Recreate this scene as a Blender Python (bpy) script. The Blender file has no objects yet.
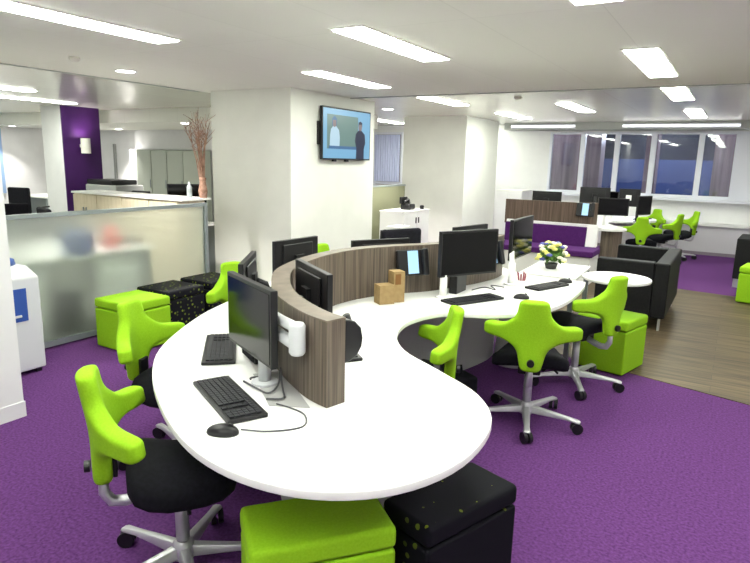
import bpy, bmesh, math, random
from mathutils import Vector, Matrix
random.seed(7)
C = bpy.context.scene.collection
sc = bpy.context.scene
PI = math.pi

# ------------------------------------------------------------------ materials
def lin(c):
    c = c / 255.0
    return c / 12.92 if c <= 0.04045 else ((c + 0.055) / 1.055) ** 2.4
def rgb(r, g, b): return (lin(r), lin(g), lin(b), 1)

def mat(name, col, rough=0.6, spec=0.5, metal=0.0, emit=None, es=0.0, trans=0.0, ior=1.45):
    m = bpy.data.materials.new(name); m.use_nodes = True
    b = m.node_tree.nodes['Principled BSDF']
    b.inputs['Base Color'].default_value = col
    b.inputs['Roughness'].default_value = rough
    b.inputs['Specular IOR Level'].default_value = spec
    b.inputs['Metallic'].default_value = metal
    b.inputs['Transmission Weight'].default_value = trans
    b.inputs['IOR'].default_value = ior
    if emit:
        b.inputs['Emission Color'].default_value = emit
        b.inputs['Emission Strength'].default_value = es
    return m

def nodes(m):
    nt = m.node_tree
    return nt, nt.nodes, nt.links, nt.nodes['Principled BSDF']

def noisy(m, c1, c2, scale, mapping=(1, 1, 1), bump=0.0, detail=3.0, lo=0.35, hi=0.65, rot=(0, 0, 0)):
    nt, N, L, b = nodes(m)
    tc = N.new('ShaderNodeTexCoord'); mp = N.new('ShaderNodeMapping')
    mp.inputs['Scale'].default_value = mapping; mp.inputs['Rotation'].default_value = rot
    n = N.new('ShaderNodeTexNoise'); n.inputs['Scale'].default_value = scale; n.inputs['Detail'].default_value = detail
    r = N.new('ShaderNodeValToRGB')
    r.color_ramp.elements[0].position = lo; r.color_ramp.elements[0].color = c1
    r.color_ramp.elements[1].position = hi; r.color_ramp.elements[1].color = c2
    L.new(tc.outputs['Object'], mp.inputs['Vector']); L.new(mp.outputs['Vector'], n.inputs['Vector'])
    L.new(n.outputs['Fac'], r.inputs['Fac']); L.new(r.outputs['Color'], b.inputs['Base Color'])
    if bump:
        bp = N.new('ShaderNodeBump'); bp.inputs['Strength'].default_value = bump; bp.inputs['Distance'].default_value = 0.004
        L.new(n.outputs['Fac'], bp.inputs['Height']); L.new(bp.outputs['Normal'], b.inputs['Normal'])
    return m

M = {}
M['white'] = noisy(mat('white_laminate', rgb(238, 238, 236), 0.35), rgb(236, 236, 234), rgb(240, 240, 238), 4)
M['wall'] = noisy(mat('wall_paint', rgb(236, 237, 230), 0.7, 0.3), rgb(234, 235, 228), rgb(238, 239, 232), 3)
M['wallw'] = noisy(mat('white_wall_paint', rgb(235, 235, 236), 0.6, 0.3), rgb(232, 232, 233), rgb(238, 238, 239), 3)
M['greywall'] = mat('grey_wall_paint', rgb(180, 183, 180), 0.6, 0.3)
M['purplewall'] = noisy(mat('purple_wall_paint', rgb(72, 28, 108), 0.6, 0.3), rgb(60, 24, 84), rgb(66, 28, 91), 3)
M['carpet'] = noisy(mat('purple_carpet', rgb(96, 50, 128), 0.95, 0.1), rgb(76, 41, 90), rgb(106, 64, 123), 70, bump=0.5, detail=5, lo=0.3, hi=0.7)
M['green'] = noisy(mat('lime_fabric', rgb(150, 205, 20), 0.75, 0.2), rgb(138, 188, 26), rgb(146, 196, 34), 120, bump=0.06)
M['black'] = noisy(mat('black_fabric', rgb(24, 24, 32), 0.85, 0.2), rgb(14, 14, 20), rgb(21, 21, 28), 60)
M['plastic'] = mat('black_plastic', rgb(19, 19, 22), 0.4)
M['keys'] = mat('key_plastic', rgb(36, 37, 42), 0.55)
M['screen'] = mat('dark_screen', rgb(6, 6, 8), 0.12, 0.28)
M['silver'] = mat('silver_metal', rgb(196, 196, 200), 0.35, 0.5, 0.65)
M['alu'] = mat('grey_aluminium', rgb(150, 158, 160), 0.4, 0.5, 0.5)
M['leather'] = noisy(mat('black_leather', rgb(38, 38, 40), 0.6, 0.25), rgb(17, 17, 19), rgb(23, 23, 25), 40, bump=0.05)
M['purple'] = noisy(mat('purple_upholstery', rgb(92, 36, 122), 0.8, 0.2), rgb(72, 30, 92), rgb(82, 36, 102), 80)
M['card'] = noisy(mat('tan_card', rgb(190, 148, 92), 0.8, 0.2), rgb(146, 122, 84), rgb(156, 132, 94), 30)
M['carddark'] = mat('brown_card_inside', rgb(120, 84, 48), 0.8, 0.2)
M['beige'] = noisy(mat('beige_laminate', rgb(212, 200, 174), 0.5), rgb(206, 193, 166), rgb(218, 207, 182), 3, (8, 8, 1))
M['blue'] = mat('blue_plastic', rgb(52, 84, 160), 0.4)
M['bingrey'] = mat('pale_grey_plastic', rgb(206, 208, 212), 0.4)
M['red'] = mat('red_plastic', rgb(200, 50, 50), 0.5)
M['grey'] = mat('mid_grey_laminate', rgb(150, 152, 150), 0.5)
M['greygreen'] = mat('grey_cupboard_laminate', rgb(176, 182, 170), 0.4)
M['olive'] = mat('olive_fabric', rgb(138, 140, 112), 0.8)
M['panel'] = mat('grey_panel', rgb(176, 176, 176), 0.5)
M['radiator'] = mat('pale_metal_panel', rgb(200, 198, 204), 0.4)
M['frame'] = mat('white_window_frame', rgb(232, 234, 244), 0.4)
M['skirt'] = mat('grey_skirting', rgb(132, 122, 132), 0.5)
M['bluescreen'] = mat('lit_phone_screen', rgb(150, 190, 230), 0.3, emit=rgb(150, 185, 225), es=0.3)
M['lamp'] = mat('lit_diffuser', (1, 1, 1, 1), 0.5, emit=(0.96, 1.0, 0.88, 1), es=17.0)
M['glowstrip'] = mat('glowing_strip', (1, 1, 1, 1), 0.5, emit=(1.0, 0.985, 0.96, 1), es=1.6)
M['lampsmall'] = mat('lit_downlight', (1, 1, 1, 1), 0.5, emit=(1.0, 0.97, 0.9, 1), es=22.0)
M['sconce'] = mat('lamp_shade_white', rgb(225, 222, 215), 0.5)
M['bulb'] = mat('lit_bulb', (1, 1, 1, 1), 0.5, emit=(1.0, 0.9, 0.95, 1), es=60.0)
M['twig'] = noisy(mat('dry_twig', rgb(120, 84, 66), 0.8), rgb(120, 88, 70), rgb(176, 140, 122), 20)
M['leaf'] = noisy(mat('green_leaf', rgb(70, 110, 40), 0.6), rgb(52, 88, 30), rgb(96, 140, 52), 30)
M['petaly'] = mat('yellow_petal', rgb(236, 230, 130), 0.6)
M['petalw'] = mat('cream_petal', rgb(244, 240, 220), 0.6)
M['petalb'] = mat('violet_petal', rgb(96, 100, 176), 0.6)
M['pot'] = mat('dark_pot', rgb(60, 62, 58), 0.4)
M['pink'] = mat('dull_red_pencil', rgb(150, 82, 92), 0.6)
M['cable'] = mat('grey_cable', rgb(84, 84, 88), 0.5)
M['bluetint'] = mat('blue_glazing', rgb(150, 178, 220), 0.2)

# wood veneer with a vertical grain
def wood(name, c1, c2, c3, mp_scale):
    m = mat(name, c1, 0.45, 0.4)
    nt, N, L, b = nodes(m)
    tc = N.new('ShaderNodeTexCoord'); mp = N.new('ShaderNodeMapping'); mp.inputs['Scale'].default_value = mp_scale
    n = N.new('ShaderNodeTexNoise'); n.inputs['Scale'].default_value = 1.0; n.inputs['Detail'].default_value = 4
    r = N.new('ShaderNodeValToRGB'); e = r.color_ramp.elements
    e[0].position = 0.3; e[0].color = c1; e[1].position = 0.72; e[1].color = c3
    k = e.new(0.5); k.color = c2
    L.new(tc.outputs['Object'], mp.inputs['Vector']); L.new(mp.outputs['Vector'], n.inputs['Vector'])
    L.new(n.outputs['Fac'], r.inputs['Fac']); L.new(r.outputs['Color'], b.inputs['Base Color'])
    return m
M['veneer'] = wood('grey_brown_veneer', rgb(72, 62, 55), rgb(98, 87, 77), rgb(124, 112, 99), (80, 80, 1.6))
M['veneertop'] = wood('veneer_edge', rgb(98, 88, 78), rgb(112, 101, 90), rgb(126, 114, 102), (14, 14, 3))
M['outwood'] = wood('brown_cladding', rgb(120, 98, 98), rgb(150, 128, 126), rgb(176, 154, 150), (9, 9, 0.4))

def planks():
    m = mat('grey_oak_planks', rgb(140, 128, 110), 0.5, 0.4)
    nt, N, L, b = nodes(m)
    tc = N.new('ShaderNodeTexCoord')
    br = N.new('ShaderNodeTexBrick'); br.inputs['Scale'].default_value = 1.0
    br.inputs['Brick Width'].default_value = 1.1; br.inputs['Row Height'].default_value = 0.15
    br.inputs['Mortar Size'].default_value = 0.0015; br.inputs['Bias'].default_value = 0.0
    br.inputs['Color1'].default_value = rgb(78, 66, 48); br.inputs['Color2'].default_value = rgb(102, 88, 66); br.inputs['Mortar'].default_value = rgb(60, 52, 40)
    mp = N.new('ShaderNodeMapping'); mp.inputs['Scale'].default_value = (1.6, 30, 1)
    n = N.new('ShaderNodeTexNoise'); n.inputs['Scale'].default_value = 1.0; n.inputs['Detail'].default_value = 4
    mx = N.new('ShaderNodeMixRGB'); mx.blend_type = 'OVERLAY'; mx.inputs['Fac'].default_value = 0.85
    L.new(tc.outputs['Object'], br.inputs['Vector']); L.new(tc.outputs['Object'], mp.inputs['Vector'])
    L.new(mp.outputs['Vector'], n.inputs['Vector'])
    rp = N.new('ShaderNodeValToRGB'); rp.color_ramp.elements[0].position = .36; rp.color_ramp.elements[1].position = .64; rp.color_ramp.elements[0].color = (.2, .18, .15, 1); rp.color_ramp.elements[1].color = (.68, .66, .6, 1)
    L.new(n.outputs['Fac'], rp.inputs['Fac']); L.new(br.outputs['Color'], mx.inputs['Color1']); L.new(rp.outputs['Color'], mx.inputs['Color2'])
    L.new(mx.outputs['Color'], b.inputs['Base Color'])
    return m
M['planks'] = planks()

def tiles(name, c1, c2, seam, rough, w, h, metal=0.0, rot=0.0, spec=0.5):
    m = mat(name, c1, rough, spec, metal)
    nt, N, L, b = nodes(m)
    tc = N.new('ShaderNodeTexCoord'); mp = N.new('ShaderNodeMapping'); mp.inputs['Rotation'].default_value = (0, 0, rot)
    br = N.new('ShaderNodeTexBrick'); br.offset = 0.0; br.inputs['Scale'].default_value = 1.0
    br.inputs['Brick Width'].default_value = w; br.inputs['Row Height'].default_value = h
    br.inputs['Mortar Size'].default_value = 0.004; br.inputs['Mortar Smooth'].default_value = 0.3
    br.inputs['Color1'].default_value = c1; br.inputs['Color2'].default_value = c2; br.inputs['Mortar'].default_value = seam
    L.new(tc.outputs['Object'], mp.inputs['Vector']); L.new(mp.outputs['Vector'], br.inputs['Vector'])
    L.new(br.outputs['Color'], b.inputs['Base Color'])
    return m
M['ceil'] = tiles('ceiling_panels', rgb(240, 240, 232), rgb(238, 238, 230), rgb(228, 228, 220), 0.55, 0.75, 3.6, 0, 0, 0.4)
M['ceilgloss'] = tiles('metal_ceiling_tiles', rgb(236, 235, 225), rgb(230, 229, 219), rgb(212, 211, 200), 0.24, 0.75, 1.5, 0.25, 0, 0.5)

def dotted():
    m = mat('black_dotted_fabric', rgb(20, 20, 30), 0.8, 0.2)
    nt, N, L, b = nodes(m)
    tc = N.new('ShaderNodeTexCoord')
    v = N.new('ShaderNodeTexVoronoi'); v.inputs['Scale'].default_value = 24; v.inputs['Randomness'].default_value = 0.6
    lt = N.new('ShaderNodeMath'); lt.operation = 'LESS_THAN'; lt.inputs[1].default_value = 0.25
    sep = N.new('ShaderNodeSeparateColor')
    g = N.new('ShaderNodeMath'); g.operation = 'GREATER_THAN'; g.inputs[1].default_value = 0.3
    mu = N.new('ShaderNodeMath'); mu.operation = 'MULTIPLY'
    mx = N.new('ShaderNodeMixRGB'); mx.inputs['Color1'].default_value = rgb(13, 13, 21); mx.inputs['Color2'].default_value = rgb(100, 114, 32)
    mx2 = N.new('ShaderNodeMixRGB'); mx2.inputs['Color1'].default_value = rgb(48, 54, 34); mx2.inputs['Color2'].default_value = rgb(116, 132, 32)
    L.new(tc.outputs['Object'], v.inputs['Vector']); L.new(v.outputs['Distance'], lt.inputs[0])
    L.new(v.outputs['Color'], sep.inputs['Color']); L.new(sep.outputs['Red'], g.inputs[0]); L.new(sep.outputs['Green'], mx2.inputs['Fac'])
    L.new(lt.outputs[0], mu.inputs[0]); L.new(g.outputs[0], mu.inputs[1]); L.new(mu.outputs[0], mx.inputs['Fac'])
    L.new(mx2.outputs['Color'], mx.inputs['Color2']); L.new(mx.outputs['Color'], b.inputs['Base Color'])
    return m
M['dots'] = dotted()

M['frost'] = mat('frosted_glass', rgb(226, 232, 226), 0.5, 0.3, trans=0.93, ior=1.25)
def clear_glass():
    m = bpy.data.materials.new('window_glass'); m.use_nodes = True
    nt = m.node_tree; N = nt.nodes; L = nt.links; N.remove(N['Principled BSDF'])
    t = N.new('ShaderNodeBsdfTransparent'); t.inputs['Color'].default_value = (0.9, 0.92, 0.96, 1)
    g = N.new('ShaderNodeBsdfGlossy'); g.inputs['Roughness'].default_value = 0.03
    f = N.new('ShaderNodeFresnel'); f.inputs['IOR'].default_value = 1.6
    mx = N.new('ShaderNodeMixShader')
    L.new(f.outputs[0], mx.inputs[0]); L.new(t.outputs[0], mx.inputs[1]); L.new(g.outputs[0], mx.inputs[2])
    L.new(mx.outputs[0], N['Material Output'].inputs['Surface'])
    return m
M['glass'] = clear_glass()
def emis(name, col, s):
    m = mat(name, (0.01, 0.01, 0.01, 1), 0.3, emit=col, es=s); return m
M['tvblue'] = emis('tv_pale_blue', rgb(130, 190, 228), 0.42)
M['tvmap'] = emis('tv_olive_picture', rgb(112, 146, 140), 0.42)
M['tvtop'] = emis('tv_light_top', rgb(190, 222, 240), 0.45)
M['tvskin'] = emis('tv_skin', rgb(150, 130, 130), 0.4)
M['tvdark'] = emis('tv_dark_suit', rgb(24, 34, 70), 0.4)
M['tvmid'] = emis('tv_mid_blue', rgb(70, 120, 170), 0.4)

# ------------------------------------------------------------------ mesh helpers
def obj(name, bm, m, parent=None, smooth=False, bevel=0.0, seg=2, sub=0):
    me = bpy.data.meshes.new(name)
    bmesh.ops.recalc_face_normals(bm, faces=bm.faces)
    if smooth:
        for f in bm.faces: f.smooth = True
    bm.to_mesh(me); bm.free()
    o = bpy.data.objects.new(name, me); C.objects.link(o)
    me.materials.append(M[m] if isinstance(m, str) else m)
    if parent: o.parent = parent
    if bevel:
        b = o.modifiers.new('bevel', 'BEVEL'); b.width = bevel; b.segments = seg; b.limit_method = 'ANGLE'; b.angle_limit = 0.6
        for p in me.polygons: p.use_smooth = True
        try:
            w = o.modifiers.new('wn', 'WEIGHTED_NORMAL'); w.keep_sharp = False
        except Exception: pass
    if sub:
        s = o.modifiers.new('sub', 'SUBSURF'); s.levels = sub; s.render_levels = sub
    return o

def box(bm, x0, x1, y0, y1, z0, z1, mtx=None):
    vs = [bm.verts.new((x, y, z)) for z in (z0, z1) for y in (y0, y1) for x in (x0, x1)]
    if mtx is not None:
        for v in vs: v.co = mtx @ v.co
    for f in ((0, 1, 3, 2), (4, 6, 7, 5), (0, 4, 5, 1), (2, 3, 7, 6), (0, 2, 6, 4), (1, 5, 7, 3)):
        bm.faces.new([vs[i] for i in f])
    return bm
def B(*a, **k): return box(bmesh.new(), *a, **k)

def prism(bm, pts, z0, z1):
    lo = [bm.verts.new((p[0], p[1], z0)) for p in pts]; hi = [bm.verts.new((p[0], p[1], z1)) for p in pts]
    n = len(pts)
    bm.faces.new(hi); bm.faces.new(lo[::-1])
    for i in range(n): bm.faces.new((lo[i], lo[(i + 1) % n], hi[(i + 1) % n], hi[i]))
    return bm

def tube(bm, path, r, seg=8, caps=True):
    path = [Vector(p) for p in path]; rings = []
    rr = r if isinstance(r, (list, tuple)) else [r] * len(path)
    for i, p in enumerate(path):
        d = (path[min(i + 1, len(path) - 1)] - path[max(i - 1, 0)]).normalized()
        u = d.cross(Vector((0, 0, 1)))
        if u.length < 1e-3: u = d.cross(Vector((0, 1, 0)))
        u.normalize(); w = u.cross(d)
        rings.append([bm.verts.new(p + rr[i] * (math.cos(2 * PI * k / seg) * u + math.sin(2 * PI * k / seg) * w)) for k in range(seg)])
    for a, b in zip(rings, rings[1:]):
        for k in range(seg): bm.faces.new((a[k], a[(k + 1) % seg], b[(k + 1) % seg], b[k]))
    if caps: bm.faces.new(rings[0]); bm.faces.new(rings[-1][::-1])
    return bm

def lathe(bm, prof, cx=0, cy=0, seg=32, sx=1, sy=1, caps=True):
    rings = []
    for r, z in prof:
        rings.append([bm.verts.new((cx + sx * r * math.cos(2 * PI * k / seg), cy + sy * r * math.sin(2 * PI * k / seg), z)) for k in range(seg)])
    for a, b in zip(rings, rings[1:]):
        for k in range(seg): bm.faces.new((a[k], a[(k + 1) % seg], b[(k + 1) % seg], b[k]))
    if caps: bm.faces.new(rings[0][::-1]); bm.faces.new(rings[-1])
    return bm

def cyl_axis(bm, c, axis, r, h, seg=16):
    c = Vector(c); a = Vector(axis).normalized()
    return tube(bm, [c - a * h / 2, c + a * h / 2], r, seg)

def catmull(pts, n=6, closed=True):
    out = []; N_ = len(pts)
    rng = range(N_) if closed else range(N_ - 1)
    for i in rng:
        if closed: p = [Vector(pts[(i + k - 1) % N_]) for k in range(4)]
        else: p = [Vector(pts[min(max(i + k - 1, 0), N_ - 1)]) for k in range(4)]
        for k in range(n):
            t = k / n
            out.append(0.5 * ((2 * p[1]) + (-p[0] + p[2]) * t + (2 * p[0] - 5 * p[1] + 4 * p[2] - p[3]) * t * t + (-p[0] + 3 * p[1] - 3 * p[2] + p[3]) * t ** 3))
    if not closed: out.append(Vector(pts[-1]))
    return out

def ribbon(bm, path, th, z0, z1):
    L_, R_ = [], []
    for i, p in enumerate(path):
        d = (path[min(i + 1, len(path) - 1)] - path[max(i - 1, 0)]).normalized(); nrm = Vector((-d.y, d.x))
        L_.append(Vector((p.x, p.y)) + nrm * th / 2); R_.append(Vector((p.x, p.y)) - nrm * th / 2)
    va = [[bm.verts.new((q.x, q.y, z)) for q in side] for side in (L_, R_) for z in (z0, z1)]
    ll, lh, rl, rh = va; n = len(path)
    for i in range(n - 1):
        bm.faces.new((ll[i], ll[i + 1], lh[i + 1], lh[i])); bm.faces.new((rl[i + 1], rl[i], rh[i], rh[i + 1]))
        bm.faces.new((lh[i], lh[i + 1], rh[i + 1], rh[i])); bm.faces.new((ll[i + 1], ll[i], rl[i], rl[i + 1]))
    bm.faces.new((ll[0], lh[0], rh[0], rl[0])); bm.faces.new((ll[-1], rl[-1], rh[-1], lh[-1]))
    return bm

def tag(o, label, cat, group=None):
    o['label'] = label; o['category'] = cat
    if group: o['group'] = group
    return o
def thing(name, label, cat, loc=(0, 0, 0), rz=0.0, group=None):
    o = bpy.data.objects.new(name, None); o.empty_display_size = 0.1; C.objects.link(o)
    o.location = loc; o.rotation_euler = (0, 0, rz)
    return tag(o, label, cat, group)
def struct(name, bm, m, parent=None, **k):
    o = obj(name, bm, m, parent, **k)
    if parent is None: o['kind'] = 'structure'
    return o
def dup(root, label, loc, rz, group=None):
    r = root.copy(); C.objects.link(r); r.location = loc; r.rotation_euler = (0, 0, rz)
    r['label'] = label
    if group: r['group'] = group
    for ch in list(root.children):
        c = ch.copy(); C.objects.link(c); c.parent = r
        for g in list(ch.children):
            d = g.copy(); C.objects.link(d); d.parent = c
    return r
def head(fx, fy): return math.atan2(fy, fx) - PI / 2      # turns local +Y towards (fx, fy)

# ------------------------------------------------------------------ the setting
CE = 2.5
X0, X1, Y0, Y1 = -16.0, 2.6, -1.6, 13.5
struct('floor', B(X0 - .1, X1 + .1, Y0 - .1, Y1 + .1, -0.1, 0), 'carpet')
wood_pts = [(-4.2, 6.03), (-0.5, 5.04), (0.25, 4.84), (2.6, 4.2), (2.6, 8.75), (0.15, 9.05), (-0.52, 9.14), (-4.2, 9.5)]
M['greycarpet'] = noisy(mat('grey_carpet', rgb(130, 130, 126), 0.9, 0.1), rgb(118, 118, 114), rgb(140, 140, 136), 60)
struct('floor_left', B(X0, -4.93, Y0, 10.5, 0.0, 0.004), 'greycarpet')  # neutral grey floor added over the carpet to cut its purple bounce
struct('floor_boards', prism(bmesh.new(), wood_pts, 0.0, 0.004), 'planks')
struct('ceiling', B(-6.4, X1 + .1, Y0 - .1, 7.39, CE, CE + .1), 'ceil')
struct('ceiling_tiles_back', B(-6.4, X1 + .1, 7.40, Y1 + .1, CE, CE + .1), 'ceilgloss')
struct('ceiling_tiles_left', B(X0 - .1, -6.41, Y0 - .1, Y1 + .1, CE, CE + .1), 'ceilgloss')
struct('trim_1', B(-4.85, X1, 7.36, 7.40, CE - .012, CE), 'greywall')
struct('trim_2', B(-6.43, -6.39, Y0, 5.99, CE - .012, CE), 'greywall')
struct('ceiling_soffit_left', B(-15.9, -6.2, 7.9, 10.4, 2.25, CE), 'ceil')
struct('wall_right', B(X1, X1 + .1, Y0, Y1, 0, CE), 'wallw')
struct('wall_front', B(X0, X1, Y0 - .1, Y0, 0, CE), 'wallw')
struct('wall_left', B(X0 - .1, X0, Y0, Y1, 0, CE), 'wallw')
struct('wall_back_left', B(X0, -9.0, 10.5, 10.6, 0, CE), 'wallw')
struct('wall_return', B(-9.0, -8.9, 10.5, Y1, 0, CE), 'wallw')
st = struct('wall_stub', B(-3.85, -3.72, Y0, 1.94, 0, CE), 'wallw')
struct('baseboard_left', B(-3.725, -3.71, Y0, 1.945, 0, 0.1), 'wallw')
struct('column_1', B(-6.21, -4.85, 6.03, 8.03, 0, CE), 'wall')
struct('column_2', B(-5.83, -4.5, 10.8, 12.55, 0, CE), 'wall')
struct('baseboard_back', B(-4.1, X1, 13.13, 13.16, 0, 0.06), 'skirt')

# window wall at y = 13.5 : apron, lintel, piers, then the glazed units
WY = 13.5
struct('wall_back_apron', B(-8.9, X1, WY, WY + .12, 0, 1.03), 'wallw')
struct('wall_back_lintel', B(-8.9, X1, WY, WY + .12, 2.34, CE), 'wallw')
struct('wall_back_pier', B(-7.3, -3.65, WY, WY + .12, 1.03, 2.34), 'wallw')
struct('wall_back_corner', B(-8.9, -8.15, WY, WY + .12, 1.03, 2.34), 'wallw')
struct('trim_3', B(-3.8, X1, 13.3, WY, 1.0, 1.05), 'frame')
def window(n, x0, x1, z0=1.05, z1=2.34, fw=.05):
    bm = bmesh.new()
    box(bm, x0, x0 + fw, WY - .02, WY + .07, z0, z1); box(bm, x1 - fw, x1, WY - .02, WY + .07, z0, z1)
    box(bm, x0 + fw, x1 - fw, WY - .02, WY + .07, z0, z0 + .06); box(bm, x0 + fw, x1 - fw, WY - .02, WY + .07, z1 - .05, z1)
    f = struct('window_%d' % n, bm, 'frame')
    obj('pane', B(x0 + fw, x1 - fw, WY + .02, WY + .028, z0 + .06, z1 - .05), 'glass', f)
    return f
edges = [-3.65, -2.95, -2.26, -1.57, -0.72, -0.10]
for i in range(5): window(i + 1, edges[i], edges[i + 1])
struct('wall_back_pier_right', B(-0.10, X1, WY, WY + .12, 1.03, 2.34), 'frame')
cw = window(6, -8.15, -7.3)
bm = bmesh.new(); n_ = 60; pts_ = [Vector((-8.09 + .73 * i / n_, 13.455 + .010 * math.sin(i * 1.1))) for i in range(n_ + 1)]
M['net'] = mat('pale_net_curtain', rgb(196, 202, 232), 0.8); obj('net_curtain', ribbon(bm, pts_, .004, 1.12, 2.28), 'net', cw)
# blind box and apron casing below the sill
struct('trim_4', B(-4.5, X1, 12.9, WY, 2.36, CE), 'greywall')
struct('trim_5', B(-3.9, X1, 13.16, WY, 0.0, 0.56), 'radiator')
struct('trim_6', B(-3.9, X1, 13.10, WY, 0.56, 0.60), 'wallw')
# outside, at night: the buildings across the street
for i, (x0, x1, y, z0, z1, m) in enumerate([(-9.5, -2.9, 15.2, -1, 4, 'outwood'), (-1.95, -1.7, 15.4, -1, 4, 'outwood'), (-0.55, 2.5, 15.4, -1, 4, 'outwood')]):
    struct('exterior_building' if i == 0 else 'exterior_building_pier_%s' % 'ab'[i - 1], B(x0, x1, y, y + .5, z0, z1), m)
M['night'] = mat('blue_rendered_facade', rgb(62, 76, 118), 0.6)
M['night2'] = mat('dark_roof_facade', rgb(34, 36, 46), 0.6)
struct('exterior_facade', B(-6, 6, 19, 19.3, -1, 1.85), 'night')
struct('exterior_facade_upper', B(-6, 6, 19, 19.3, 1.85, 5), 'night2')

# back-left corner: cupboards, white panels, a door frame, the purple column
struct('column_3', B(-11.5, -10.88, 6.82, 7.6, 0, CE), 'wallw')
struct('wall_column_purple', B(-10.88, -10.86, 6.82, 7.6, 0, CE), 'purplewall')
struct('wall_cupboard_bulkhead', B(-13.4, -9.0, 10.36, 10.5, 1.78, 2.25), 'wallw')
d = struct('door_1', B(-14.42, -14.36, 10.44, 10.5, 0, 1.9), 'grey')
obj('door_frame', B(-13.75, -13.7, 10.44, 10.5, 0, 1.7), 'grey', d)
for i in range(4):
    x = -12.66 + i * .56
    t = thing('tall_cupboard', ['grey tall cupboard at the left end of the far row', 'grey tall cupboard second from the left in the far row',
        'grey tall cupboard third from the left in the far row', 'grey tall cupboard at the right end, behind the twigs'][i], 'cupboard', (x, 10.18, 0), 0, 'tall grey cupboards')
    obj('carcass', B(-.275, .275, -.16, .16, 0, 1.76), 'greygreen', t)
    dr = obj('door', B(-.265, .265, -.182, -.162, .05, 1.74), 'greygreen', t)
    obj('handle', B(.22, .24, -.2, -.182, .85, 1.05), 'alu', dr)
t = thing('wall_panel', 'plain white panel filling beside the grey cupboards', 'panel', (-13.15, 10.24, 0))
obj('board', B(-.2, .2, -.1, .1, 0, 1.76), 'wallw', t)
# left far glazing
wb = struct('window_7', B(-15.99, -15.95, 6.6, 8.4, 0.6, 2.2), 'bluetint')

# ------------------------------------------------------------------ lamps
def ceiling_light(x, y0, y1, label, w=.235, seen=True):
    t = thing('ceiling_light', label, 'light', (x, (y0 + y1) / 2, CE), 0, 'recessed ceiling lights')
    h = (y1 - y0) / 2
    bm = bmesh.new(); e = .022
    box(bm, -w / 2 - e, w / 2 + e, -h - e, -h, -.006, 0); box(bm, -w / 2 - e, w / 2 + e, h, h + e, -.006, 0)
    box(bm, -w / 2 - e, -w / 2, -h, h, -.006, 0); box(bm, w / 2, w / 2 + e, -h, h, -.006, 0)
    obj('frame', bm, 'ceil', t)
    obj('diffuser', B(-w / 2, w / 2, -h, h, -.012, -.001), 'lamp', t)
    return t
LIGHTS = [
 (-3.86, 1.83, 3.33, 'long lit ceiling strip at the top left, cut by the frame edge'),
 (-3.78, 5.03, 6.42, 'lit ceiling strip just above and in front of the wall television'),
 (-3.76, 7.52, 8.78, 'lit ceiling strip right of the television, in front of the second white column'),
 (-3.66, 10.3, 11.7, 'small far lit strip beside the right edge of the second white column'),
 (-2.34, 3.5, 4.87, 'large lit ceiling strip at the top centre, over the screen desk'),
 (-2.25, 8.9, 10.4, 'lit ceiling strip left of the three square-looking lights, towards the windows'),
 (-0.745, 5.0, 6.53, 'largest and nearest of the three bright lights at the top right'),
 (-0.74, 7.42, 8.85, 'middle of the three bright lights in a row at the top right'),
 (-0.73, 10.46, 11.96, 'smallest of the three bright lights at the top right, nearest the windows'),
 (-8.85, 3.7, 5.15, 'upper of the two thin lit strips at the far left ceiling'),
 (-10.25, 5.1, 6.67, 'lower thin lit strip at the far left, touching the purple column'),
]
for x, y0, y1, lb in LIGHTS: ceiling_light(x, y0, y1, lb)
# extra strips, nearly all unseen, added on the same grid to brighten the room
for x, y0, y1, lb in [(-2.3, 0.4, 1.9, 'added ceiling fill strip above the rounded desk end'), (-0.75, 2.0, 3.5, 'added ceiling fill strip over the open carpet'),
    (0.8, 3.4, 4.9, 'added ceiling fill strip over the right of the floor boards'), (0.8, 7.4, 8.9, 'added ceiling fill strip near the right wall and sofa'),
    (-14.2, 5.4, 6.9, 'added ceiling fill strip over the left office, by the far wall'), (-5.2, 12.62, 13.3, 'added ceiling fill strip hidden behind the second white column'), (-6.9, 11.2, 12.6, 'lit ceiling strip left of the second white column'),
    (0.8, 0.4, 1.9, 'added ceiling fill strip right of the photographer'), (-0.75, -1.1, 0.4, 'added ceiling fill strip above the photographer'),
    (-3.86, -1.3, 0.2, 'added ceiling fill strip beside the white wall end'), (-8.85, 0.6, 2.05, 'added ceiling fill strip over the left office, near'),
    (-10.25, 1.8, 3.3, 'added ceiling fill strip over the left office, middle'), (-12.2, 3.6, 5.1, 'added ceiling fill strip over the left office, far'), (-7.3, -0.6, 0.9, 'added ceiling fill strip behind the frosted screen')]:
    ceiling_light(x, y0, y1, lb)
for x0, x1, lb in [(-4.35, -3.0, 'thin glowing strip on the blind box above the left windows'), (-2.1, -.1, 'thin glowing strip on the blind box above the right windows')]:  # thin emissive strips draw the bright lines along the blind box
    t = thing('ceiling_glow_strip', lb, 'light', ((x0 + x1) / 2, 12.89, 2.42), 0, 'glowing strips over the windows')
    hh = (x1 - x0) / 2; obj('housing', B(-hh, hh, -.01, .008, -.04, .04), 'frame', t); obj('diffuser', B(-hh + .01, hh - .01, -.016, -.0105, -.012, .012), 'glowstrip', t)
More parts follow.
